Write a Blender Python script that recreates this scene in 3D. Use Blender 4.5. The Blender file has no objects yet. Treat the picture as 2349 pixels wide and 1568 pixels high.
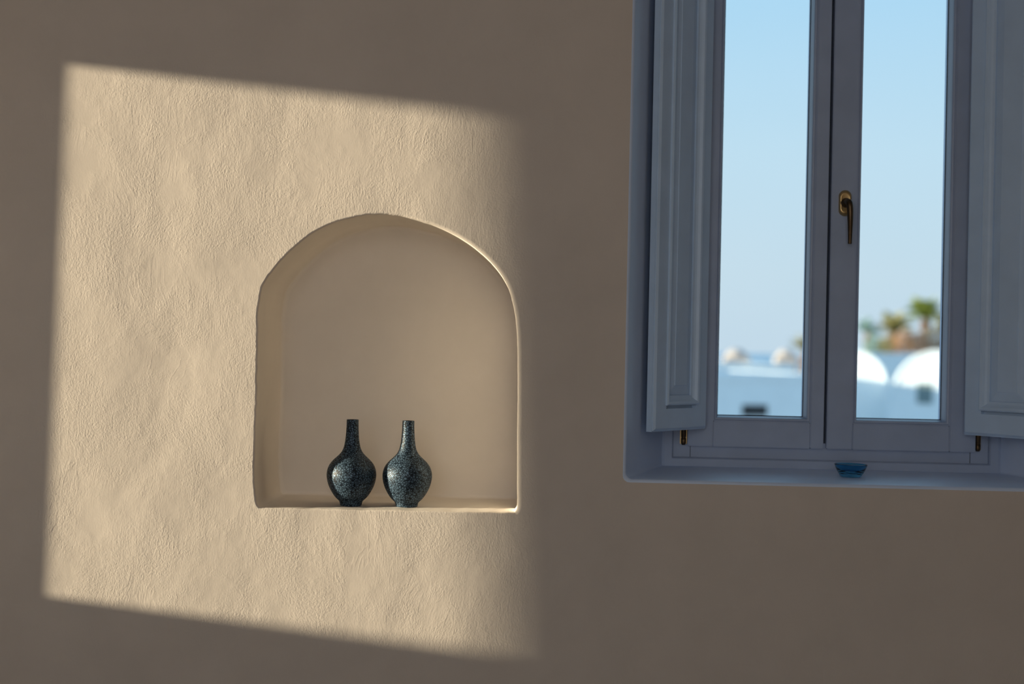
import bpy, bmesh, math, random
from mathutils import Vector, Matrix, noise
from mathutils.geometry import tessellate_polygon

C = bpy.context.scene.collection
S = bpy.context.scene
PI = math.pi

# ------------------------------------------------------------------ camera
FPX = 3262.0                     # focal length in pixels of a 2349-wide frame
D0 = 3.03                        # distance to the plastered wall (y = 0)
EYE = Vector((0.0, -D0, 1.35))
YAW, PITCH, ROLL = 86 / FPX, 16 / FPX, 0.0213
F = Vector((-math.sin(YAW) * math.cos(PITCH), math.cos(YAW) * math.cos(PITCH), math.sin(PITCH))).normalized()
R0 = F.cross(Vector((0, 0, 1))).normalized()
U0 = R0.cross(F).normalized()
R = R0 * math.cos(ROLL) + U0 * math.sin(ROLL)
U = -R0 * math.sin(ROLL) + U0 * math.cos(ROLL)


def P(px, py, Y):
    """the point of the real plane y = Y that the photograph shows at this pixel"""
    d = F * FPX + R * (px - 1174.5) - U * (py - 784)
    return EYE + d * ((Y - EYE.y) / d.y)


cd = bpy.data.cameras.new('camera')
cam = bpy.data.objects.new('camera', cd)
C.objects.link(cam)
S.camera = cam
cam.matrix_world = Matrix.Translation(EYE) @ Matrix((R, U, -F)).transposed().to_4x4()
cd.sensor_width = 36.0
cd.lens = 36.0 * FPX / 2349.0
cd.clip_end = 20000
cd.dof.use_dof = True
cd.dof.focus_distance = 3.06
cd.dof.aperture_fstop = 2.0

# ------------------------------------------------------------------ light
S.view_settings.view_transform = 'Standard'
S.view_settings.look = 'None'
S.view_settings.gamma = 1.0
S.view_settings.use_curve_mapping = False
S.view_settings.exposure = 0.0

w = bpy.data.worlds.new('sky')
S.world = w
w.use_nodes = True
nt = w.node_tree
nt.nodes.clear()
wo = nt.nodes.new('ShaderNodeOutputWorld')
bg = nt.nodes.new('ShaderNodeBackground')
tc = nt.nodes.new('ShaderNodeTexCoord')
sx = nt.nodes.new('ShaderNodeSeparateXYZ')
rp = nt.nodes.new('ShaderNodeValToRGB')
nt.links.new(tc.outputs['Generated'], sx.inputs[0])
nt.links.new(sx.outputs['Z'], rp.inputs[0])
nt.links.new(rp.outputs[0], bg.inputs[0])
nt.links.new(bg.outputs[0], wo.inputs[0])
e = rp.color_ramp.elements
e[0].position = 0.0
e[0].color = (0.60, 0.745, 0.86, 1)
e[1].position = 1.0
e[1].color = (0.30, 0.60, 1.05, 1)
for p, c in ((0.055, (0.61, 0.775, 0.88, 1)), (0.14, (0.565, 0.785, 0.925, 1)), (0.235, (0.46, 0.74, 0.95, 1)), (0.5, (0.42, 0.76, 1.06, 1))):
    k = e.new(p)
    k.color = c
bg.inputs[1].default_value = 1.0

SD = Vector((1.0, 0.203, -0.107)).normalized()      # where the low sun's rays travel
sl = bpy.data.lights.new('sun', 'SUN')
sl.energy = 10.0
sl.color = (1.0, 0.875, 0.635)
sl.angle = 0.027
so = bpy.data.objects.new('sun', sl)
C.objects.link(so)
so.rotation_euler = SD.to_track_quat('-Z', 'Y').to_euler()
so.location = (-6, -3, 4)

al = bpy.data.lights.new('added_room_fill', 'AREA')   # warm fill added behind the camera to brighten and grade the shaded wall
al.shape = 'RECTANGLE'
al.size, al.size_y = 1.7, 1.5
al.energy = 13.8
al.color = (1.0, 0.90, 0.86)
ao = bpy.data.objects.new('added_room_fill', al)
C.objects.link(ao)
ao.location = (-0.35, -4.33, 1.75)
ao.rotation_euler = (PI / 2, 0, 0)
ao.data.spread = PI


# ------------------------------------------------------------------ materials
def nodes(name):
    m = bpy.data.materials.new(name)
    m.use_nodes = True
    t = m.node_tree
    b = t.nodes['Principled BSDF']
    return m, t, b


def N(t, kind, **kw):
    n = t.nodes.new(kind)
    for k, v in kw.items():
        setattr(n, k, v)
    return n


def math_n(t, op, a, b=None, c=None):
    n = N(t, 'ShaderNodeMath', operation=op)
    for i, v in enumerate((a, b, c)):
        if v is None:
            continue
        if isinstance(v, (int, float)):
            n.inputs[i].default_value = v
        else:
            t.links.new(v, n.inputs[i])
    return n.outputs[0]


def noise_n(t, vec, scale, detail=2.0, rough=0.5, dist=0.0):
    n = N(t, 'ShaderNodeTexNoise')
    n.inputs['Scale'].default_value = scale
    n.inputs['Detail'].default_value = detail
    n.inputs['Roughness'].default_value = rough
    n.inputs['Distortion'].default_value = dist
    t.links.new(vec, n.inputs['Vector'])
    return n.outputs['Fac']


def mapped(t, scale, rot=(0, 0, 0)):
    c = N(t, 'ShaderNodeNewGeometry')
    m = N(t, 'ShaderNodeMapping')
    m.inputs['Scale'].default_value = scale
    m.inputs['Rotation'].default_value = rot
    t.links.new(c.outputs['Position'], m.inputs['Vector'])
    return m.outputs[0]


def ramp(t, fac, stops):
    r = N(t, 'ShaderNodeValToRGB')
    els = r.color_ramp.elements
    els[0].position, els[0].color = stops[0][0], stops[0][1]
    els[1].position, els[1].color = stops[-1][0], stops[-1][1]
    for p, c in stops[1:-1]:
        k = els.new(p)
        k.color = c
    t.links.new(fac, r.inputs[0])
    return r.outputs[0]


def g(v):
    return (v, v, v, 1)


def simple(name, col, rough=0.5, var=0.08, scale=8.0, metal=0.0, bump=0.0, bscale=60.0, spec=0.5):
    m, t, b = nodes(name)
    v = mapped(t, (1, 1, 1))
    f = noise_n(t, v, scale, 3)
    lo = tuple(c * (1 - var) for c in col) + (1,)
    hi = tuple(min(1, c * (1 + var)) for c in col) + (1,)
    t.links.new(ramp(t, f, [(0.3, lo), (0.7, hi)]), b.inputs['Base Color'])
    b.inputs['Roughness'].default_value = rough
    b.inputs['Metallic'].default_value = metal
    b.inputs['Specular IOR Level'].default_value = spec
    if bump:
        bn = N(t, 'ShaderNodeBump')
        bn.inputs['Strength'].default_value = 1
        bn.inputs['Distance'].default_value = bump
        t.links.new(noise_n(t, v, bscale, 3), bn.inputs['Height'])
        t.links.new(bn.outputs[0], b.inputs['Normal'])
    return m


def plaster(name, col, k=1.0):
    """hand-trowelled lime plaster: fine vertical drag marks, ridges, smooth patches, slow waves"""
    m, t, b = nodes(name)
    v = mapped(t, (1, 1, 1))
    # the drag direction wanders over the wall
    warp = N(t, 'ShaderNodeTexNoise')
    warp.inputs['Scale'].default_value = 3.0
    warp.inputs['Detail'].default_value = 2
    t.links.new(v, warp.inputs['Vector'])
    vs = N(t, 'ShaderNodeVectorMath', operation='SCALE')
    vs.inputs['Scale'].default_value = 0.16
    t.links.new(warp.outputs['Color'], vs.inputs[0])
    va = N(t, 'ShaderNodeVectorMath', operation='ADD')
    t.links.new(v, va.inputs[0])
    t.links.new(vs.outputs[0], va.inputs[1])
    mp = N(t, 'ShaderNodeMapping')
    mp.inputs['Scale'].default_value = (1, 1, 0.50)
    t.links.new(va.outputs[0], mp.inputs['Vector'])
    mp2 = N(t, 'ShaderNodeMapping')
    mp2.inputs['Scale'].default_value = (1, 1, 0.25)
    t.links.new(va.outputs[0], mp2.inputs['Vector'])
    fine = noise_n(t, mp.outputs[0], 270, 2.0, 0.55)
    grain = noise_n(t, v, 260, 2.0, 0.5)
    mid = noise_n(t, mp.outputs[0], 60, 3, 0.6, 0.4)
    drag = noise_n(t, mp2.outputs[0], 26, 3, 0.6, 0.6)
    ridge = math_n(t, 'ABSOLUTE', math_n(t, 'SUBTRACT', drag, 0.5))
    ridge = math_n(t, 'MULTIPLY', math_n(t, 'MINIMUM', ridge, 0.035), -1.0)
    big = noise_n(t, mapped(t, (1, 1, 0.7)), 4.5, 2, 0.5, 0.3)
    mask = ramp(t, noise_n(t, v, 6.5, 3, 0.6), [(0.36, g(0.15)), (0.55, g(1.0))])
    rmask = ramp(t, noise_n(t, v, 4.0, 2, 0.5), [(0.45, g(0.0)), (0.62, g(1.0))])
    h = math_n(t, 'ADD', math_n(t, 'MULTIPLY', fine, 0.00046 * k), math_n(t, 'MULTIPLY', grain, 0.00040 * k))
    h = math_n(t, 'ADD', h, math_n(t, 'MULTIPLY', mid, 0.00042 * k))
    h = math_n(t, 'MULTIPLY', h, mask)
    h = math_n(t, 'ADD', h, math_n(t, 'MULTIPLY', math_n(t, 'MULTIPLY', ridge, rmask), 0.0035 * k))
    h = math_n(t, 'ADD', h, math_n(t, 'MULTIPLY', big, 0.006 * k))
    bn = N(t, 'ShaderNodeBump')
    bn.inputs['Strength'].default_value = 1.0
    bn.inputs['Distance'].default_value = 1.0
    t.links.new(h, bn.inputs['Height'])
    t.links.new(bn.outputs[0], b.inputs['Normal'])
    f = noise_n(t, v, 5.0, 4, 0.6)
    lo = tuple(c * 0.96 for c in col) + (1,)
    hi = tuple(c * 1.04 for c in col) + (1,)
    t.links.new(ramp(t, f, [(0.3, lo), (0.7, hi)]), b.inputs['Base Color'])
    b.inputs['Roughness'].default_value = 0.92
    b.inputs['Specular IOR Level'].default_value = 0.15
    return m


M = {}
M['plaster'] = plaster('beige_lime_plaster', (0.69, 0.612, 0.535))
M['plaster_niche'] = plaster('smooth_niche_plaster', (0.84, 0.77, 0.69), 0.22)
M['reveal'] = plaster('sky_tinted_reveal_plaster', (0.68, 0.80, 1.0), 0.2)  # white plaster with the blue sky light put into its base colour
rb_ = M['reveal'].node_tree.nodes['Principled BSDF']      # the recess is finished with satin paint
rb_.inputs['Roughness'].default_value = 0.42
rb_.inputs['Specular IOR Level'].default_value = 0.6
M['paint'] = simple('grey_blue_gloss_paint', (0.41, 0.49, 0.64), 0.42, 0.05, 12, bump=0.0002, bscale=40)
M['shutter_paint'] = simple('shutter_paint_blue_lit', (0.62, 0.78, 0.96), 0.36, 0.04, 12, bump=0.0002, bscale=40)  # lighter, bluer than the frame paint: blue window light is in the colour
M['gasket'] = simple('dark_rubber_seal', (0.012, 0.02, 0.028), 0.6)
M['brass'] = simple('aged_brass', (0.58, 0.40, 0.18), 0.34, 0.15, 60, metal=1.0)
M['bronze'] = simple('dark_bronze', (0.12, 0.08, 0.045), 0.38, 0.25, 70, metal=1.0)
M['ceiling'] = simple('ceiling_plaster', (0.62, 0.57, 0.50), 0.95)
M['floor'] = simple('polished_screed_floor', (0.20, 0.165, 0.13), 0.5, 0.12, 3)
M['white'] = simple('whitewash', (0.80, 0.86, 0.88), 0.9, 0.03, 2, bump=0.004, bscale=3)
M['roof'] = simple('shaded_roof_screed', (0.30, 0.40, 0.48), 0.9, 0.08, 1)  # shade on the white houses' roofs is put into this blue-grey
M['cream'] = simple('cream_wash', (0.46, 0.41, 0.38), 0.9, 0.04, 1)
M['earth'] = simple('dry_ground', (0.42, 0.42, 0.40), 0.95, 0.25, 0.5)
M['sea'] = simple('sea_water', (0.10, 0.24, 0.36), 0.25, 0.1, 0.02)
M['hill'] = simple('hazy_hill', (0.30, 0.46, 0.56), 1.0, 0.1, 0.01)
M['shade_glass'] = simple('grey_green_shutter_paint', (0.17, 0.24, 0.25), 0.6, 0.06)
M['dark_window'] = simple('dark_window_glass', (0.006, 0.009, 0.012), 0.5)
M['dark_wood'] = simple('dark_window_wood', (0.035, 0.04, 0.045), 0.6)
M['frond'] = simple('green_palm_leaf', (0.24, 0.30, 0.065), 0.6, 0.3, 3)
M['frond_olive'] = simple('olive_palm_leaf', (0.30, 0.27, 0.10), 0.6, 0.3, 3)
M['frond_grey'] = simple('blue_green_palm_leaf', (0.20, 0.32, 0.27), 0.6, 0.2, 3)
M['dry'] = simple('dry_palm_thatch', (0.42, 0.25, 0.14), 0.9, 0.3, 3)
M['dusk'] = simple('grey_brown_leaf', (0.17, 0.17, 0.15), 0.9, 0.3, 5)
M['bark'] = simple('palm_bark', (0.20, 0.14, 0.10), 0.9, 0.3, 5)

# clear pane: what passes through is unchanged, a few percent mirrors
m = bpy.data.materials.new('clear_window_glass')
m.use_nodes = True
t = m.node_tree
t.nodes.clear()
o_ = N(t, 'ShaderNodeOutputMaterial')
mx = N(t, 'ShaderNodeMixShader')
tr = N(t, 'ShaderNodeBsdfTransparent')
gl = N(t, 'ShaderNodeBsdfGlossy')
gl.inputs['Roughness'].default_value = 0.02
lw = N(t, 'ShaderNodeFresnel')
lw.inputs['IOR'].default_value = 1.35
nn = noise_n(t, mapped(t, (1, 1, 1)), 3, 2)
t.links.new(ramp(t, nn, [(0.3, (0.97, 0.985, 0.99, 1)), (0.7, (0.98, 0.99, 0.995, 1))]), tr.inputs[0])
t.links.new(lw.outputs[0], mx.inputs[0])
t.links.new(tr.outputs[0], mx.inputs[1])
t.links.new(gl.outputs[0], mx.inputs[2])
t.links.new(mx.outputs[0], o_.inputs[0])
M['glass'] = m

# blue art glass for the bowl
m, t, b = nodes('blue_art_glass')
f = noise_n(t, mapped(t, (1, 1, 1)), 40, 2)
t.links.new(ramp(t, f, [(0.3, (0.10, 0.48, 0.72, 1)), (0.7, (0.16, 0.58, 0.82, 1))]), b.inputs['Base Color'])
b.inputs['Roughness'].default_value = 0.04
b.inputs['Transmission Weight'].default_value = 1.0
b.inputs['IOR'].default_value = 1.5
M['blue_glass'] = m


def crackle(name, gloss):
    """black-navy glaze broken into small slate-blue cells"""
    m, t, b = nodes(name)
    tcn = N(t, 'ShaderNodeTexCoord')
    v = N(t, 'ShaderNodeTexVoronoi', feature='DISTANCE_TO_EDGE')
    v.inputs['Scale'].default_value = 200
    wn = N(t, 'ShaderNodeTexNoise')
    wn.inputs['Scale'].default_value = 90
    t.links.new(tcn.outputs['Object'], wn.inputs['Vector'])
    sc = N(t, 'ShaderNodeVectorMath', operation='SCALE')
    sc.inputs['Scale'].default_value = 0.006
    t.links.new(wn.outputs['Color'], sc.inputs[0])
    ad = N(t, 'ShaderNodeVectorMath', operation='ADD')
    t.links.new(tcn.outputs['Object'], ad.inputs[0])
    t.links.new(sc.outputs[0], ad.inputs[1])
    t.links.new(ad.outputs[0], v.inputs['Vector'])
    d = v.outputs['Distance']
    t.links.new(ramp(t, d, [(0.07, (0.001, 0.006, 0.013, 1)), (0.17, (0.085, 0.138, 0.195, 1)), (1.0, (0.10, 0.16, 0.225, 1))]), b.inputs['Base Color'])
    t.links.new(ramp(t, d, [(0.1, g(0.48)), (0.25, g(gloss))]), b.inputs['Roughness'])
    t.links.new(ramp(t, d, [(0.08, g(0.0)), (0.16, g(0.28))]), b.inputs['Metallic'])
    bn = N(t, 'ShaderNodeBump')
    bn.inputs['Strength'].default_value = 0.2
    bn.inputs['Distance'].default_value = 0.0012
    t.links.new(ramp(t, d, [(0.05, g(0)), (0.3, g(1))]), bn.inputs['Height'])
    t.links.new(bn.outputs[0], b.inputs['Normal'])
    b.inputs['Specular IOR Level'].default_value = 0.26
    return m


M['vase'] = crackle('navy_crackle_glaze', 0.40)
M['vase_in'] = simple('vase_inside', (0.01, 0.012, 0.015), 0.6)


# ------------------------------------------------------------------ mesh helpers
def tag(o, label=None, cat=None, group=None, kind=None):
    for k, v in (('label', label), ('category', cat), ('group', group), ('kind', kind)):
        if v:
            o[k] = v
    return o


def empty(name, loc=(0, 0, 0), parent=None):
    o = bpy.data.objects.new(name, None)
    C.objects.link(o)
    o.location = loc
    o.empty_display_size = 0.05
    if parent:
        o.parent = parent
        o.location = Vector(loc)
    return o


def obj(name, verts, faces, mt, parent=None, smooth=False, loc=(0, 0, 0)):
    me = bpy.data.meshes.new(name)
    me.from_pydata([tuple(v) for v in verts], [], faces)
    me.validate()
    bm = bmesh.new()
    bm.from_mesh(me)
    bmesh.ops.recalc_face_normals(bm, faces=bm.faces)
    bm.to_mesh(me)
    bm.free()
    me.materials.append(mt)
    if smooth:
        me.polygons.foreach_set('use_smooth', [True] * len(me.polygons))
    o = bpy.data.objects.new(name, me)
    C.objects.link(o)
    o.location = loc
    if parent:
        o.parent = parent
    return o


class MB:
    """collects verts and faces for one mesh"""

    def __init__(s):
        s.v, s.f = [], []

    def add(s, vs, fs):
        k = len(s.v)
        s.v += [Vector(p) for p in vs]
        s.f += [tuple(i + k for i in q) for q in fs]

    def box(s, x0, x1, y0, y1, z0, z1):
        vs = [(x, y, z) for x in (x0, x1) for y in (y0, y1) for z in (z0, z1)]
        s.add(vs, [(0, 1, 3, 2), (4, 6, 7, 5), (0, 4, 5, 1), (2, 3, 7, 6), (0, 2, 6, 4), (1, 5, 7, 3)])

    def bbox(s, x0, x1, y0, y1, z0, z1, c=0.002):
        """box with chamfered edges"""
        bm = bmesh.new()
        bmesh.ops.create_cube(bm, size=1.0)
        for p in bm.verts:
            p.co = Vector(((x0 + x1) / 2 + p.co.x * (x1 - x0), (y0 + y1) / 2 + p.co.y * (y1 - y0), (z0 + z1) / 2 + p.co.z * (z1 - z0)))
        bmesh.ops.bevel(bm, geom=bm.edges[:], offset=c, segments=2, affect='EDGES')
        bm.verts.index_update()
        s.add([p.co.copy() for p in bm.verts], [tuple(q.index for q in f_.verts) for f_ in bm.faces])
        bm.free()

    def loft(s, rings, closed=True, cap0=False, cap1=False):
        k = len(s.v)
        n = len(rings[0])
        for r in rings:
            s.v += [Vector(p) for p in r]
        m_ = n if closed else n - 1
        for i in range(len(rings) - 1):
            for j in range(m_):
                a, b_ = k + i * n + j, k + i * n + (j + 1) % n
                s.f.append((a, b_, b_ + n, a + n))
        if cap0:
            s.f.append(tuple(k + j for j in range(n))[::-1])
        if cap1:
            s.f.append(tuple(k + (len(rings) - 1) * n + j for j in range(n)))

    def build(s, name, mt, parent=None, smooth=False, loc=(0, 0, 0)):
        return obj(name, s.v, s.f, mt, parent, smooth, loc)


def rect_rings(x0, x1, z0, z1, prof):
    """rings of a rectangle in the xz plane; prof = (inset, y)"""
    return [[(x0 + i, y, z0 + i), (x1 - i, y, z0 + i), (x1 - i, y, z1 - i), (x0 + i, y, z1 - i)] for i, y in prof]


def tess(loops, Y):
    """flat sheet at y = Y bounded by loops[0] with holes loops[1:]"""
    flat = [p for l in loops for p in l]
    tris = tessellate_polygon([[Vector((x, z, 0)) for x, z in l] for l in loops])
    return [(x, Y, z) for x, z in flat], [tuple(q) for q in tris]


def tube(pts, radii, seg=14, squash=1.0, side=None):
    rings = []
    for i, p in enumerate(pts):
        a = pts[max(0, i - 1)]
        b_ = pts[min(len(pts) - 1, i + 1)]
        d = (b_ - a).normalized()
        s_ = side or Vector((1, 0, 0))
        n = (s_ - d * s_.dot(d)).normalized()
        q = d.cross(n)
        rings.append([p + n * math.cos(2 * PI * k / seg) * radii[i] + q * math.sin(2 * PI * k / seg) * radii[i] * squash for k in range(seg)])
    return rings


def lathe(prof, seg=64):
    return [[(r * math.cos(2 * PI * k / seg), r * math.sin(2 * PI * k / seg), z) for k in range(seg)] for z, r in prof]


def catmull(pts, n):
    out = []
    for i in range(len(pts) - 1):
        p0 = pts[max(i - 1, 0)]
        p1, p2 = pts[i], pts[i + 1]
        p3 = pts[min(i + 2, len(pts) - 1)]
        for k in range(n):
            u = k / n
            out.append(tuple(0.5 * ((2 * p1[a]) + (-p0[a] + p2[a]) * u + (2 * p0[a] - 5 * p1[a] + 4 * p2[a] - p3[a]) * u * u
                                    + (-p0[a] + 3 * p1[a] - 3 * p2[a] + p3[a]) * u ** 3) for a in range(len(p1))))
    out.append(pts[-1])
    return out


# ================================================================== THE ROOM
XL, XR, YB, ZT, TH = -1.38, 3.0, -4.3, 2.75, 0.44
TL_ = 0.60                       # thickness of the left wall

# ---- niche outline, traced around the arch (pixels of the wall plane, then metres)
arch_px = [(594, 1164), (588, 1150), (583.5, 1110), (584, 1060), (586, 980), (589, 900), (590, 830), (591, 760), (594, 700), (601, 660), (618, 632), (650, 592), (700, 547),
           (756, 515), (810, 498), (862, 491.5), (915, 495), (972, 508), (1030, 531), (1082, 562), (1128, 603), (1160, 648), (1176, 695),
           (1184, 745), (1186.5, 800), (1187, 900), (1186, 1000), (1186, 1100), (1186, 1150), (1185, 1168), (1180, 1176)]
arch_px = catmull(arch_px, 6)
bot = [(1180 + (594 - 1180) * k / 40, 1176 + (1164 - 1176) * k / 40) for k in range(1, 40)]
loop_px = arch_px + bot
niche = []
for i, (a, b_) in enumerate(loop_px):
    q = P(a, b_, 0)
    niche.append(Vector((q.x, q.z)))
n = len(niche)
cx = sum(p.x for p in niche) / n
cz = sum(p.y for p in niche) / n


def normals(loop):
    out = []
    for i in range(len(loop)):
        d = (loop[(i + 1) % len(loop)] - loop[i - 1]).normalized()
        q = Vector((d.y, -d.x))
        if q.dot(loop[i] - Vector((cx, cz))) < 0:
            q = -q
        out.append(q)
    return out


nrm = normals(niche)
x_lo, x_hi = min(p.x for p in niche), max(p.x for p in niche)
rad = []
for i, p in enumerate(niche):
    u = (p.x - x_lo) / (x_hi - x_lo)
    side = max(0.0, nrm[i].x)
    rad.append(0.004 + 0.0055 * side - 0.0015 * max(0, -nrm[i].y))
    j = noise.noise(Vector((p.x * 60, p.y * 60, 0))) * 0.0010 + noise.noise(Vector((p.x * 140, p.y * 140, 7))) * 0.0011 + noise.noise(Vector((p.x * 14, p.y * 14, 3))) * 0.0014
    if nrm[i].x > 0.3:
        j *= 0.3
    niche[i] = p + nrm[i] * j
ND = 0.262                       # niche depth


def ring(inset, y, k=1.0):
    return [(niche[i].x - nrm[i].x * inset(i), y(i), niche[i].y - nrm[i].y * inset(i)) for i in range(n)]


rings = []
for s_ in range(7):
    a = s_ / 6 * PI / 2
    rings.append(ring(lambda i: -rad[i] * (1 - math.sin(a)), lambda i: rad[i] * (1 - math.cos(a))))
def shrunk(inset, y):
    mx_, mz_ = (x_lo + x_hi) / 2, (max(p.y for p in niche) + min(p.y for p in niche)) / 2
    kx = 1 - inset / ((x_hi - x_lo) / 2)
    kz = 1 - inset / 0.32
    return [(mx_ + (p.x - mx_) * kx, y, mz_ + (p.y - mz_) * kz) for p in niche]


for dpt in (0.03, 0.08, 0.14, 0.20):
    rings.append(shrunk(dpt * 0.01, dpt))
cr = 0.009
for s_ in range(6):
    a = s_ / 5 * PI / 2
    rings.append(shrunk(0.002 + cr * (1 - math.cos(a)), ND - cr + cr * math.sin(a)))

# ---- window reveal
YF = 0.335                        # front face of the window frame
pl = P(1523, 1070, YF)
pr = P(2290, 1083, YF)
WX0, WX1 = pl.x, pr.x
WZ0 = (pl.z + pr.z) / 2
WZ1 = P(1560, -162, YF).z
fl = P(1436, 1098, 0)
sill_z = P(1900, 1109, 0).z
RX0 = fl.x
RX1 = WX1 + (WX0 - fl.x)
RZ0 = sill_z
RZ1 = WZ1 + 0.05


def rrect(x0, x1, z0, z1, r, seg=4):
    pts = []
    for (ccx, ccz, a0) in ((x1 - r, z0 + r, -90), (x1 - r, z1 - r, 0), (x0 + r, z1 - r, 90), (x0 + r, z0 + r, 180)):
        for k in range(seg + 1):
            a = math.radians(a0 + 90 * k / seg)
            pts.append((ccx + r * math.cos(a), ccz + r * math.sin(a)))
    return pts


ER = 0.007
wr = []
for s_ in range(6):
    a = s_ / 5 * PI / 2
    o = ER * (1 - math.sin(a))
    wr.append([(x, ER * (1 - math.cos(a)), z) for x, z in rrect(RX0 - o, RX1 + o, RZ0 - o, RZ1 + o, 0.014)])
for k in range(1, 7):
    u = k / 6
    wr.append([(x, ER + (YF + 0.02 - ER) * u, z) for x, z in rrect(RX0 + (WX0 - RX0) * u, RX1 + (WX1 - RX1) * u, RZ0 + (WZ0 - RZ0) * u, RZ1 + (WZ1 - RZ1) * u, 0.014 - 0.008 * u)])
wb_in = [(x, z) for x, y, z in wr[-1]]
wr.append([(x, YF + 0.10, z) for x, z in wb_in])
wr.append([(x, TH, z) for x, z in wb_in])
w_out = [(x, z) for x, y, z in wr[-1]]

# ---- far wall sheet, outer sheet and its edges
mb = MB()
outer = [(XL - TL_, -0.1), (XR + 0.3, -0.1), (XR + 0.3, ZT + 0.25), (XL - TL_, ZT + 0.25)]
v, f = tess([outer, [(x, z) for x, y, z in rings[0]], [(x, z) for x, y, z in wr[0]]], 0.0)
mb.add(v, f)
v, f = tess([outer, w_out], TH)
mb.add(v, f)
mb.loft([[(x, 0.0, z) for x, z in outer], [(x, TH, z) for x, z in outer]])
wall = mb.build('wall_far', M['plaster'])
tag(wall, kind='structure')
wall['label'] = 'beige trowelled plaster wall with a sunlit patch around an arched niche'
mb = MB()
mb.loft(rings)
nb = mb.build('niche', M['plaster_niche'], wall, smooth=True)
nb.data.materials.append(M['plaster'])            # the rounded lip is part of the rough wall coat
for i_, pg in enumerate(nb.data.polygons):
    if max(nb.data.vertices[q].co.y for q in pg.vertices) < 0.0115 and len(rings[0]):
        pg.material_index = 1
nb['label'] = 'arched recess in the plaster wall holding two dark vases'
v, f = tess([[(x, z) for x, y, z in rings[-1]]], ND)
obj('niche_back', v, f, M['plaster_niche'], wall)
mb = MB()
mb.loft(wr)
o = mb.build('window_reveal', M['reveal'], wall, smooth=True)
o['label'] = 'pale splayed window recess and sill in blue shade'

# ---- left wall: a deep opening right beside the corner lets the low sun in
TL, TR_, BL, BR = P(158, 149, 0), P(1075, 262, 0), P(110, 1366, 0), P(1112, 1494, 0)


def back(p, X):
    k = (X - p.x) / SD.x
    q = Vector((X, p.y + SD.y * k, p.z + SD.z * k))
    return q


XO = XL - TL_
i_tl, i_bl = back(TL, XL), back(BL, XL)
o_tl, o_tr, o_bl, o_br = [back(p, XO) for p in (TL, TR_, BL, BR)]


def ext(a, b_, y):                     # z on the line a-b at y
    return a.z + (b_.z - a.z) * (y - a.y) / (b_.y - a.y)


yn = -0.10
outer_poly = [(yn, ext(o_tl, o_tr, yn)), (o_tr.y, o_tr.z), (o_br.y, o_br.z), (yn, ext(o_bl, o_br, yn))]
zt, zb = outer_poly[0][1] + 0.04, outer_poly[3][1] - 0.16


def lean(z):
    return i_bl.y + (i_tl.y - i_bl.y) * (z - i_bl.z) / (i_tl.z - i_bl.z)


inner_poly = [(lean(zt), zt), (o_tr.y - 0.04, zt), (o_br.y - 0.04, zb), (lean(zb), zb)]
big = [(0.0, -0.1), (YB - 0.3, -0.1), (YB - 0.3, ZT + 0.25), (0.0, ZT + 0.25)]
mb = MB()
for X, pol in ((XL, inner_poly), (XO, outer_poly)):
    v, f = tess([big, pol], 0)
    mb.add([(X, a[0], a[2]) for a in v], f)
mb.loft([[(XL, y, z) for y, z in inner_poly], [(XO, y, z) for y, z in outer_poly]])
mb.loft([[(XL, y, z) for y, z in big], [(XO, y, z) for y, z in big]])
tag(mb.build('wall_left', M['plaster']), 'beige plaster wall with a narrow sunny opening', kind='structure')

# ---- right wall, near wall with an opening added for the fill light, floor, ceiling
mb = MB()
mb.box(XR, XR + 0.3, YB - 0.3, 0.0, -0.1, ZT + 0.25)
tag(mb.build('wall_right', M['plaster']), 'beige plaster side wall', kind='structure')
mb = MB()
v, f = tess([[(XL, 0.0), (XR, 0.0), (XR, ZT), (XL, ZT)], [(-1.22, 0.97), (0.52, 0.97), (0.52, 2.53), (-1.22, 2.53)]], 0)
mb.add([(a[0], YB, a[2]) for a in v], f)
mb.add([(a[0], YB - 0.3, a[2]) for a in v], f)
hole = [(-1.22, 0.97), (0.52, 0.97), (0.52, 2.53), (-1.22, 2.53)]
mb.loft([[(x, YB, z) for x, z in hole], [(x, YB - 0.3, z) for x, z in hole]])
tag(mb.build('wall_near', M['plaster']), 'beige plaster wall with an unseen wide opening added for the fill light', kind='structure')
mb = MB()
mb.box(XL, XR, YB, 0.0, -0.1, 0.0)
tag(mb.build('floor', M['floor']), 'smooth beige screed floor', kind='structure')
mb = MB()
mb.box(XL, XR, YB, 0.0, ZT, ZT + 0.25)
tag(mb.build('ceiling', M['ceiling']), 'plain plaster ceiling', kind='structure')

# ================================================================== THE WINDOW
win = empty('window_1', ((WX0 + WX1) / 2, YF, WZ0))
tag(win, 'two-leaf casement window painted grey blue, inner shutters folded open', kind='structure')


def wpart(mb_, name, mt, parent=win, smooth=False):
    """mesh given in world coordinates, parented with its world place kept"""
    base = Vector(win.location)
    return obj(name, [v_ - base for v_ in mb_.v], mb_.f, mt, parent, smooth)


FD = 0.09
mb = MB()
mb.loft(rect_rings(WX0, WX1, WZ0, WZ1, [(-0.006, YF + FD), (-0.006, YF + 0.002), (0.001, YF), (0.018, YF), (0.0205, YF + 0.004), (0.021, YF + 0.014), (0.060, YF + 0.014),
                                       (0.060, YF + FD), (-0.006, YF + FD)]))
fr = wpart(mb, 'window_frame', M['paint'])
YS = YF                           # front of the sashes


def X_at(px, py, Y=YS):
    return P(px, py, Y).x


def Z_at(px, py, Y=YS):
    return P(px, py, Y).z


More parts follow.
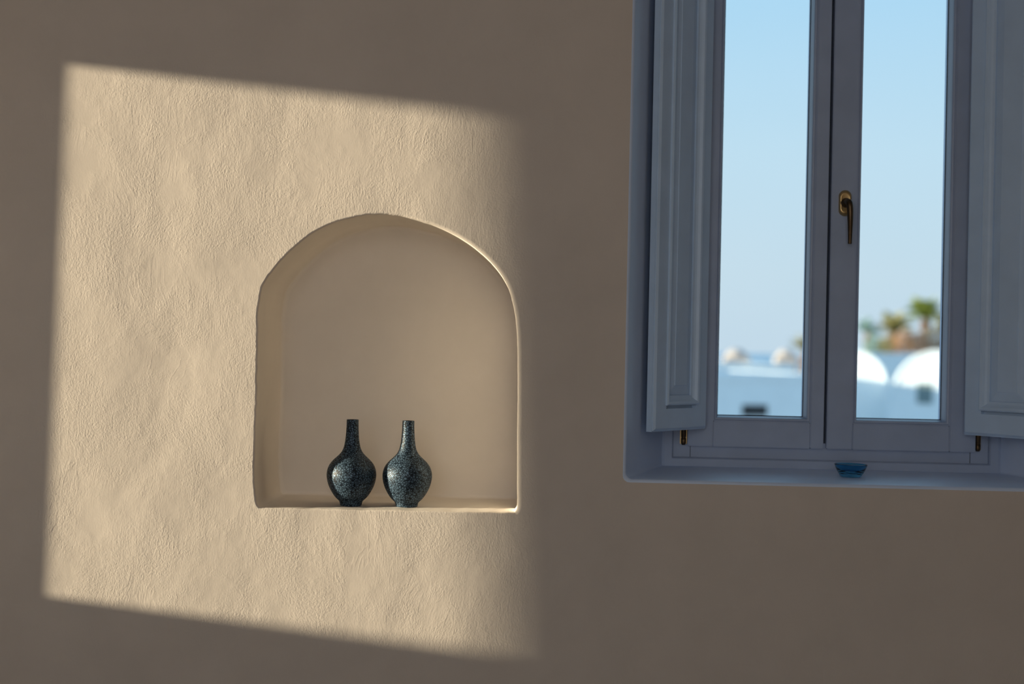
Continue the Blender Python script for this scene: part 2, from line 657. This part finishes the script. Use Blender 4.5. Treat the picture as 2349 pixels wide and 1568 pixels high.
GAP0, GAP1 = X_at(1889, 1020), X_at(1896, 1020)
zs0 = (Z_at(1580, 1023) + Z_at(2230, 1037)) / 2
zs1 = WZ1 - (zs0 - WZ0)
zr = (Z_at(1700, 967) + Z_at(2100, 974)) / 2        # top of the bottom rail
ztr = zs1 - (zr - zs0)
for (a, b_, c_, d_) in ((X_at(1577, 1020), X_at(1636, 990), X_at(1858.5, 990), GAP0), (GAP1, X_at(1956, 990), X_at(2178.5, 990), X_at(2238, 1030))):
    sash = empty('sash', (0, 0, 0), win)
    for (x0, x1) in ((a, b_), (c_, d_)):
        mb = MB()
        mb.bbox(x0, x1, YS, YS + 0.055, zs0, zs1, 0.0022)
        wpart(mb, 'stile', M['paint'], sash)
    for (z0, z1) in ((zs0, zr), (ztr, zs1)):
        mb = MB()
        mb.bbox(b_ + 0.0004, c_ - 0.0004, YS + 0.0006, YS + 0.055, z0, z1, 0.0016)
        wpart(mb, 'rail', M['paint'], sash)
    mb = MB()
    mb.loft(rect_rings(b_, c_, zr, ztr, [(0.0, YS + 0.036), (0.0, YS + 0.004), (0.0022, YS + 0.004), (0.0035, YS + 0.0005), (0.0068, YS + 0.0012), (0.0085, YS + 0.004),
                                        (0.0098, YS + 0.012), (0.0122, YS + 0.035), (0.0, YS + 0.036)]))
    wpart(mb, 'glazing_bead', M['paint'], sash)
    mb = MB()
    mb.loft(rect_rings(b_, c_, zr, ztr, [(0.008, YS + 0.0352), (0.0136, YS + 0.0353), (0.0136, YS + 0.038), (0.008, YS + 0.038), (0.008, YS + 0.0352)]))
    wpart(mb, 'glass_seal', M['gasket'], sash)
    mb = MB()
    mb.loft(rect_rings(b_, c_, zr, ztr, [(0.0, YS + 0.0415), (0.0125, YS + 0.042), (0.0125, YS + 0.055), (0.0, YS + 0.055), (0.0, YS + 0.0415)]))
    wpart(mb, 'outer_bead', M['paint'], sash)
    mb = MB()
    mb.box(b_ + 0.005, c_ - 0.005, YS + 0.038, YS + 0.0415, zr + 0.005, ztr - 0.005)
    wpart(mb, 'glass_pane', M['glass'], sash)
mb = MB()
mb.box(GAP0 - 0.004, GAP1 + 0.004, YS + 0.03, YS + 0.06, zs0 + 0.008, zs1 - 0.008)
wpart(mb, 'weather_strip', M['gasket'])

# small seams where the frame's lower rail meets the jamb blocks
for px in (1583, 2225):
    xx = X_at(px, 1040, YF + 0.014)
    mb = MB()
    mb.box(xx - 0.0006, xx + 0.0006, YF + 0.0132, YF + 0.016, WZ0 + 0.0212, zs0 + 0.004)
    wpart(mb, 'frame_joint', M['gasket'])

# sash hinges
for px, py0, py1 in ((1568.5, 940, 1020), (2245, 960, 1035)):
    hx = X_at(px, 1010)
    z1, z0 = Z_at(px, py0), Z_at(px, py1)
    for zz in (0, WZ1 - WZ0 - 2 * (z0 - WZ0) - (z1 - z0)):
        h = empty('hinge', (hx - win.location.x, 0, 0), win)
        mb = MB()
        r = 0.0062
        prof = [(z0 + zz, 0.0), (z0 + zz, 0.004), (z0 + zz + 0.004, r), (z0 + zz + 0.016, r), (z0 + zz + 0.017, r * 0.8), (z0 + zz + 0.019, r),
                (z1 + zz - 0.004, r), (z1 + zz, 0.004), (z1 + zz, 0)]
        rr = lathe([(z_ - win.location.z, r_) for z_, r_ in prof], 16)
        mb.loft([[(x, y + 0.006, z) for x, y, z in q] for q in rr])
        mb.build('knuckle', M['bronze'], h, smooth=True)
        mb = MB()
        mb.bbox(-0.008, 0.008, 0.0085, 0.012, z0 + zz + 0.002 - win.location.z, z1 + zz - 0.002 - win.location.z, 0.0008)
        mb.build('hinge_leaf', M['brass'], h)

# handle on the right sash: oval rose and a drooping lever
hc = P(1938, 466, YS)
hd = empty('window_handle', tuple(hc - win.location), win)
mb = MB()
hw, hh = 0.0148, 0.0305


def oval(k, y):
    pts = []
    for i in range(40):
        a = 2 * PI * i / 40
        r_ = hw * k
        pts.append((r_ * math.cos(a), y, (hh * k - r_) * (1 if math.sin(a) > 0 else -1) + r_ * math.sin(a)))
    return pts


mb.loft([oval(1.0, 0), oval(1.0, -0.004), oval(0.95, -0.007), oval(0.83, -0.0095), oval(0.72, -0.010), oval(0.66, -0.0098), oval(0.0001, -0.0098)])
mb.build('rose', M['brass'], hd, smooth=True)
mb = MB()
pts = [Vector(p) for p in catmull([(0.0, -0.006, -0.001), (0.0, -0.020, 0.0), (0.0, -0.034, 0.0005), (0.0015, -0.044, -0.005), (0.0030, -0.047, -0.018), (0.004, -0.046, -0.042),
                                   (0.0048, -0.043, -0.066), (0.0052, -0.041, -0.086), (0.0053, -0.040, -0.0985)], 5)]
rr_ = [p[0] for p in catmull([(0.0085,), (0.0075,), (0.0072,), (0.0078,), (0.0074,), (0.0066,), (0.0056,), (0.0048,), (0.0046,)], 5)]
mb.loft(tube(pts, rr_, 16), cap0=True, cap1=True)
mb.build('lever', M['bronze'], hd, smooth=True)
mb = MB()
mb.loft([[(x, -0.0095 - z, y) for x, y, z in q] for q in lathe([(0, 0.0115), (0.006, 0.0112), (0.009, 0.0098), (0.010, 0.0)], 24)])
mb.build('lever_collar', M['bronze'], hd, smooth=True)

# interior shutters, each a panelled leaf swung towards the reveal
LW, LT = 0.233, 0.020
zl0 = P(1621, 983, 0.30).z
zl1 = WZ1 - (zl0 - WZ0) + 0.012
far = P(1622, 977, 0.300)
near = P(1500, 986, 0.112)
du = Vector((far.x - near.x, far.y - near.y, 0)).normalized()
xm = (WX0 + WX1) / 2
LW = (Vector((far.x, far.y)) - Vector((near.x, near.y))).length


def leaf(sgn):
    base = Vector(win.location)
    sh = empty('shutter', (0, 0, 0), win)
    nr = Vector((du.y, -du.x, 0))          # face normal for the left leaf, towards the room

    def W(u, zz, dd):                       # u from the free edge, dd out of the face
        p = Vector((near.x, near.y, 0)) + du * u + nr * dd
        if sgn < 0:
            p.x = 2 * xm - p.x
        return Vector((p.x, p.y, zz)) - base

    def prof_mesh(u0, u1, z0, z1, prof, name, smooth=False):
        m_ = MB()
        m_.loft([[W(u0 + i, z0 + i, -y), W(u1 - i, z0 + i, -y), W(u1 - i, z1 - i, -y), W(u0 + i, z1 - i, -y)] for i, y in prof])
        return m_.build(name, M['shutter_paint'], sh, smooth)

    a = 0.0505
    # stiles and rails
    prof_mesh(0, LW, zl0, zl1, [(0.0, LT), (0.0, 0.0065), (0.0022, 0.0065), (0.0022, 0.004), (0.007, 0.0), (a, 0.0), (a, LT), (0.0, LT)], 'leaf_frame')
    z0, z1 = zl0 + 0.062, zl1 - 0.062
    # bolection moulding round the panel
    prof_mesh(a - 0.004, LW - a + 0.004, z0 - 0.004, z1 + 0.004, [(0.0, 0.0015), (0.0, -0.0045), (0.003, -0.0065), (0.008, -0.005), (0.012, 0.001), (0.0155, 0.0045), (0.021, 0.006),
                                                    (0.021, 0.010), (0.0, 0.010)], 'panel_moulding')
    # raised field
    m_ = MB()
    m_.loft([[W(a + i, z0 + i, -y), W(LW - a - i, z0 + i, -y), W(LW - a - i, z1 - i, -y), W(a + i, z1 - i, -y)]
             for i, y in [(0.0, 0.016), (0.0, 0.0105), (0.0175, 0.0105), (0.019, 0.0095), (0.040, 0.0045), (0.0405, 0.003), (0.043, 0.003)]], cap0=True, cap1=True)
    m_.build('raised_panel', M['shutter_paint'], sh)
    # plate covering the open part between frame and back rails of the stiles
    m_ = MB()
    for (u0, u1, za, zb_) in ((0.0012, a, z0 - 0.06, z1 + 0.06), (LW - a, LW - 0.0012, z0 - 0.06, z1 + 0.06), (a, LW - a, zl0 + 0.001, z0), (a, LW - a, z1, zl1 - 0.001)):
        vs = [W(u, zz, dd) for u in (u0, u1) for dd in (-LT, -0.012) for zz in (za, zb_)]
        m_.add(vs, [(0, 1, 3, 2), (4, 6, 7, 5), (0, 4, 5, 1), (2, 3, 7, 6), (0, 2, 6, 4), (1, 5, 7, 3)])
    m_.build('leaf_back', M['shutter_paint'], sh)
    # strap hinges tying the leaf to the frame
    for zz in (zl0 + 0.16, zl1 - 0.16):
        m_ = MB()
        p = W(LW - 0.02, zz, -LT)
        q = Vector(((WX0 + 0.040 if sgn > 0 else WX1 - 0.040) - base.x, 0.008, zz - base.z))
        m_.loft(tube([p, (p + q) / 2 + Vector((0, 0.002, 0)), q], [0.005, 0.005, 0.005], 8, side=Vector((0, 0, 1))), cap0=True, cap1=True)
        m_.build('shutter_hinge', M['bronze'], sh)
    return sh


leaf(1)
leaf(-1)

# ================================================================== OBJECTS
# two long-necked vases
K = 0.1690e-3 * 1.006
prof_px = [(0, 0), (0, 120), (3, 132), (18, 139), (45, 146), (62, 152), (78, 168), (110, 202), (150, 232), (200, 262), (250, 286), (300, 303), (350, 314), (400, 318.5), (450, 313),
           (500, 298), (540, 276), (580, 244), (625, 197), (655, 165), (690, 136), (725, 117), (760, 105), (810, 95), (870, 87), (940, 81.5), (1010, 78), (1070, 76.5),
           (1104, 76.5), (1108, 74.5), (1109, 71), (1106, 67)]
body = catmull(prof_px[1:], 3)


def vase(name, px, py, label):
    ctr = P(px, py, 0.072)
    fz = P(880, 1170, 0).z
    root = empty(name, (ctr.x, 0.074, fz))
    tag(root, label, 'vase')
    mb_ = MB()
    mb_.loft(lathe([(z * K, max(r_, 0.01) * K) for z, r_ in [(0, 0.01)] + body], 72))
    mb_.build('body', M['vase'], root, smooth=True)
    mb_ = MB()
    mb_.loft(lathe([(z * K, r_ * K) for z, r_ in [(1106, 67), (1095, 64), (900, 66), (760, 80), (690, 105), (640, 150), (600, 200), (600, 0.01)]], 40))
    mb_.build('mouth_lining', M['vase_in'], root, smooth=True)
    return root


vase('vase', 804.5, 1161, 'long-necked dark navy vase on the left of the niche, only its belly sunlit')
v2 = vase('vase', 932.5, 1164, 'long-necked crackle-glazed vase on the right of the niche, sunlit up its neck')
v2.rotation_euler.z = 1.9

# blue glass bowl on the sill
by = 0.165
bc = P(1951, 1094, by)
u_ = (by - ER) / (YF + 0.02 - ER)
bz = RZ0 + (WZ0 - RZ0) * u_
bowl = MB()
bp = [(0, 0.0001), (0, 0.018), (0.0008, 0.0215), (0.003, 0.0240), (0.008, 0.0275), (0.015, 0.0315), (0.022, 0.0345), (0.0275, 0.0362), (0.0283, 0.0358), (0.0280, 0.0345),
      (0.022, 0.0322), (0.016, 0.0285), (0.0115, 0.0225), (0.0095, 0.014), (0.009, 0.0001)]
bowl.loft(lathe(catmull(bp, 3), 56))
bo = bowl.build('glass_bowl', M['blue_glass'], None, smooth=True, loc=(bc.x, by, bz + 0.0005))
bo.rotation_euler = (0, math.radians(0.8), 0)
tag(bo, 'small blue glass bowl standing on the window sill', 'bowl')

# ================================================================== OUTSIDE
GZ = -7.0
mb = MB()
mb.box(-150, 300, 6, 170, GZ - 1, GZ)
tag(mb.build('ground', M['earth']), 'dry ground below the village houses', kind='structure')
mb = MB()
mb.box(-9000, 12000, 170, 14000, GZ - 12, GZ - 6)
tag(mb.build('sea', M['sea']), 'strip of hazy blue sea at the horizon', kind='structure')
# a low far shore
pts = []
rnd = random.Random(5)
mb = MB()
rows = []
for i in range(61):
    x = -600 + i * 50
    hgt = 8 + 9 * (0.5 + 0.5 * math.sin(i * 0.37)) * (0.6 + 0.4 * noise.noise(Vector((i * 0.31, 0, 0))))
    rows.append([(x, 3000, GZ - 6), (x, 3060, GZ - 6 + hgt), (x, 3150, GZ - 6 + hgt * 1.15), (x, 3300, GZ - 6)])
mb.loft(rows, closed=False)
tag(mb.build('far_shore', M['hill'], smooth=True), kind='structure')


def rot_box(name, px0, px1, pyt, Y, depth, ang, mt, label, cat='house', bottom=GZ, parapet=0.16):
    """flat-roofed block; its facade's left bottom corner is at px0, the roof line at pyt"""
    a, b_ = P(px0, pyt, Y), P(px1, pyt, Y)
    wdt = (b_ - a).length / math.cos(ang)
    root = empty(name, (a.x, Y, bottom))
    root.rotation_euler.z = ang
    tag(root, label, cat, 'village houses beyond the window')
    H = (a.z + b_.z) / 2 - bottom
    m_ = MB()
    m_.box(0, wdt, 0, depth, 0, H - parapet - 0.02)
    m_.build('wall', mt, root)
    m_ = MB()
    m_.box(0.1, wdt - 0.1, 0.1, depth - 0.1, H - parapet - 0.02, H - 0.03)
    m_.build('roof', M['roof'], root)
    m_ = MB()
    m_.loft([[(i, i, H + dz), (wdt - i, i, H + dz), (wdt - i, depth - i, H + dz), (i, depth - i, H + dz)] for i, dz in ((-0.02, -parapet - 0.1), (-0.02, -0.03), (0.01, 0), (0.15, 0), (0.16, -0.03), (0.16, -parapet))])
    m_.build('parapet', mt, root)
    return root, wdt, H


# the long shaded house in the left pane
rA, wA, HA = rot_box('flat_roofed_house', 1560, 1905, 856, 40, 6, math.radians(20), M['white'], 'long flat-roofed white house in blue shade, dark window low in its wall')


def facade_window(root, pxc, pyc, pw, ph, Y, frame_mt, pane_mt, mull=True):
    ang = root.rotation_euler.z
    base = Vector(root.location)
    d = (F * FPX + R * (pxc - 1174.5) - U * (pyc - 784))
    nrm_ = Vector((math.sin(ang), -math.cos(ang), 0))
    k = (base - EYE).dot(nrm_) / d.dot(nrm_)
    hit = EYE + d * k
    loc = Matrix.Rotation(-ang, 3, 'Z') @ (hit - base)
    s_ = (hit - EYE).dot(F) / FPX
    hw_, hh_ = pw * s_ / 2 / math.cos(ang), ph * s_ / 2
    m_ = MB()
    m_.loft(rect_rings(loc.x - hw_, loc.x + hw_, loc.z - hh_, loc.z + hh_, [(0, -0.0), (0, -0.03), (0.06, -0.03), (0.06, 0.0)]))
    if mull:
        m_.box(loc.x - 0.06, loc.x + 0.06, -0.03, 0, loc.z - hh_ + 0.05, loc.z + hh_ - 0.05)
    fr_ = m_.build('window', frame_mt, root)
    m_ = MB()
    m_.box(loc.x - hw_ + 0.04, loc.x + hw_ - 0.04, -0.015, 0.01, loc.z - hh_ + 0.04, loc.z + hh_ - 0.04)
    m_.build('pane', pane_mt, fr_)


facade_window(rA, 1731, 941, 60, 26, 40, M['dark_wood'], M['dark_window'])
# row behind it
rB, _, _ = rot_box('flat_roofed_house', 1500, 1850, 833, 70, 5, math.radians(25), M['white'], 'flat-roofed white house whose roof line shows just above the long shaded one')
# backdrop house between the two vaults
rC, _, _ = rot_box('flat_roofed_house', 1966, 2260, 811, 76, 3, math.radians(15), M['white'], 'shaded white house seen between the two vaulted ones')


def vault_house(pxc, pyt, rpx, Y, ang, label, depth=2.4):
    top = P(pxc, pyt, Y)
    s_ = (Y + D0) / FPX
    r_ = rpx * s_
    root = empty('vaulted_house', (top.x, Y, GZ))
    root.rotation_euler.z = ang
    tag(root, label, 'house', 'village houses beyond the window')
    H = top.z - GZ
    pts_ = [(-r_, 0)] + [(-r_ * math.cos(PI * i / 28), H - r_ + r_ * math.sin(PI * i / 28)) for i in range(29)] + [(r_, 0)]
    m_ = MB()
    m_.loft([[(x, y, z) for x, z in pts_] for y in (0, depth)], cap0=True, cap1=True)
    m_.build('wall', M['white'], root)
    rim = MB()
    out = []
    for y, k_ in ((-0.06, 1.0), (-0.06, 0.94), (0.02, 0.94)):
        out.append([(-k_ * r_ * math.cos(PI * i / 28), y, H - r_ + k_ * r_ * math.sin(PI * i / 28)) for i in range(29)])
    out.insert(0, [(-1.02 * r_ * math.cos(PI * i / 28), 0.10, H - r_ + 1.02 * r_ * math.sin(PI * i / 28)) for i in range(29)])
    rim.loft(out, closed=False)
    rim.build('arch_rim', M['white'], root)
    return root


vA = vault_house(1957, 803, 74, 61, math.radians(-12), 'white vaulted house whose curved roof end is cut by the middle of the window')
vB = vault_house(2155, 804, 101, 58, math.radians(-14), 'large white vaulted house with a grey-green window, right pane')
facade_window(vB, 2121, 902, 34, 46, 58, M['shade_glass'], M['shade_glass'])
# neighbour whose shadow falls over the lower vault fronts (its face is hidden behind the window's middle post)
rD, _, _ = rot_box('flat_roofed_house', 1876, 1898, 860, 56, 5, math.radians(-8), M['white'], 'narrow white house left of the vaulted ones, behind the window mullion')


def dome_house(px, pyt, rpx, Y, mt, label):
    top = P(px, pyt, Y)
    r_ = rpx * (Y + D0) / FPX
    root = empty('domed_chapel', (top.x, Y + r_, GZ))
    tag(root, label, 'chapel', 'pale domes on the skyline')
    H = top.z - GZ - r_ * 0.75
    m_ = MB()
    m_.bbox(-r_ * 1.2, r_ * 1.2, -r_ * 1.2, r_ * 1.2, 0, H, 0.1)
    m_.build('wall', mt, root)
    m_ = MB()
    m_.loft(lathe([(H + r_ * 0.75 * math.sin(a), max(0.01, r_ * math.cos(a))) for a in [PI / 2 * k / 10 for k in range(11)]], 28))
    m_.build('dome', mt, root, smooth=True)


dome_house(1692, 799, 24, 120, M['cream'], 'cream dome on the skyline near the left edge of the left pane')
dome_house(1806, 800, 20, 125, M['cream'], 'smaller beige dome beside an olive palm in the left pane')


def frond_mesh(mt, L=1.0, droop=0.6):
    """one arching palm leaf: a rib with leaflets along both sides"""
    m_ = MB()
    rib = []
    for i in range(9):
        u = i / 8
        rib.append(Vector((L * u * (1 - 0.18 * u * droop), 0, L * (0.45 * u - droop * u * u))))
    for i in range(8):
        a, b2 = rib[i], rib[i + 1]
        m_.add([a + Vector((0, -0.012, 0)), a + Vector((0, 0.012, 0)), b2 + Vector((0, 0.008, 0)), b2 + Vector((0, -0.008, 0))], [(0, 1, 2, 3)])
    for i in range(1, 17):
        u = i / 17
        k = u * 8
        j = min(7, int(k))
        p = rib[j].lerp(rib[j + 1], k - j)
        ln = L * 0.36 * math.sin(PI * (0.15 + 0.8 * u))
        for sg in (-1, 1):
            q = p + Vector((ln * 0.55, sg * ln * 0.75, -ln * 0.35))
            w_ = Vector((0.035 * L, 0, 0))
            m_.add([p - w_, p + w_, q + w_ * 0.2], [(0, 1, 2)])
    me = bpy.data.meshes.new('frond')
    me.from_pydata([tuple(x) for x in m_.v], [], m_.f)
    me.materials.append(mt)
    return me


FM = {k: frond_mesh(M[k]) for k in ('frond', 'frond_olive', 'frond_grey')}
FDRY = frond_mesh(M['dry'], 1.0, 1.9)


def palm(px, py, rpx, Y, kind, label, seed, dry=14, nf=34):
    rn = random.Random(seed)
    ctr = P(px, py, Y)
    r_ = rpx * (Y + D0) / FPX
    root = empty('palm_tree', (ctr.x, Y, GZ))
    tag(root, label, 'palm tree', 'palms behind the vaulted houses')
    H = ctr.z - GZ
    m_ = MB()
    tr_ = 0.16 * r_ + 0.08
    pp = [Vector((0.1 * math.sin(k * 0.8), 0, H * k / 10)) for k in range(11)]
    m_.loft(tube(pp, [tr_ * (1.25 - 0.04 * k + 0.06 * (k % 2)) for k in range(11)], 10), cap0=True, cap1=True)
    m_.build('trunk', M['bark'], root, smooth=True)
    for i in range(nf):
        o_f = bpy.data.objects.new('frond', FM[kind])
        C.objects.link(o_f)
        o_f.parent = root
        o_f.location = (0, 0, H)
        o_f.scale = (r_ * rn.uniform(0.85, 1.15),) * 3
        o_f.rotation_euler = (rn.uniform(-0.3, 0.3), rn.uniform(-1.25, 0.25), rn.uniform(0, 2 * PI))
    for i in range(dry):
        o_f = bpy.data.objects.new('dry_frond', FDRY)
        C.objects.link(o_f)
        o_f.parent = root
        o_f.location = (0, 0, H - 0.15 * r_)
        o_f.scale = (r_ * rn.uniform(0.5, 0.8),) * 3
        o_f.rotation_euler = (0, rn.uniform(0.3, 0.9), rn.uniform(0, 2 * PI))


palm(2122, 722, 50, 115, 'frond', 'tallest bright green palm behind the large vaulted house', 1, 24, 60)
palm(2048, 758, 50, 104, 'frond_olive', 'olive palm with a brown skirt between the two vaulted houses', 2, 40, 34)
palm(2176, 752, 46, 108, 'frond_olive', 'ochre palm half hidden by the right edge of the right pane', 3, 26, 30)
palm(1990, 762, 40, 128, 'frond_grey', 'small blue-green palm above the left vaulted house', 4, 6, 22)
palm(1848, 805, 46, 100, 'frond_olive', 'olive palm at the right edge of the left pane', 5, 14, 28)


def shrub(px, py, rpx, Y, mt, label, seed):
    rn = random.Random(seed)
    ctr = P(px, py, Y)
    r_ = rpx * (Y + D0) / FPX
    root = empty('shrub', (ctr.x, Y, GZ))
    tag(root, label, 'shrub', 'shrubs under the palms')
    H = ctr.z - GZ
    m_ = MB()
    for i in range(420):
        a, b2 = rn.uniform(0, 2 * PI), math.acos(rn.uniform(-1, 1))
        q = Vector((math.sin(b2) * math.cos(a), math.sin(b2) * math.sin(a), math.cos(b2) * 0.9)) * r_ * rn.uniform(0.55, 1.0) + Vector((0, 0, H))
        s1 = Vector((rn.uniform(-1, 1), rn.uniform(-1, 1), rn.uniform(-1, 1))).normalized() * r_ * 0.16
        s2 = Vector((rn.uniform(-1, 1), rn.uniform(-1, 1), rn.uniform(-1, 1))).normalized() * r_ * 0.10
        m_.add([q - s1, q + s2, q + s1, q - s2], [(0, 1, 2, 3)])
    fo = m_.build('foliage', mt, root)
    fo['kind'] = 'stuff'
    m_ = MB()
    for i in range(5):
        a = i * 1.26
        m_.loft(tube([Vector((0, 0, 0)), Vector((0.1 * math.cos(a), 0.1 * math.sin(a), H * 0.7)), Vector((r_ * 0.5 * math.cos(a), r_ * 0.5 * math.sin(a), H + 0.2 * r_))], [0.1, 0.08, 0.04], 6), cap0=True, cap1=True)
    m_.build('stem', M['bark'], root)


shrub(2074, 784, 30, 88, M['dry'], 'rusty brown shrub below the brown-skirted palm', 11)
shrub(2106, 786, 26, 91, M['bark'], 'dark brown shrub just left of the tallest palm trunk', 12)
shrub(2148, 778, 34, 94, M['dusk'], 'grey-brown shrub at the right edge of the right pane', 13)
shrub(2006, 794, 26, 118, M['frond_grey'], 'low grey-green shrub above the left vaulted house', 14)
shrub(2036, 792, 22, 97, M['frond_olive'], 'low olive shrub in the dip between the two vaulted houses', 15)
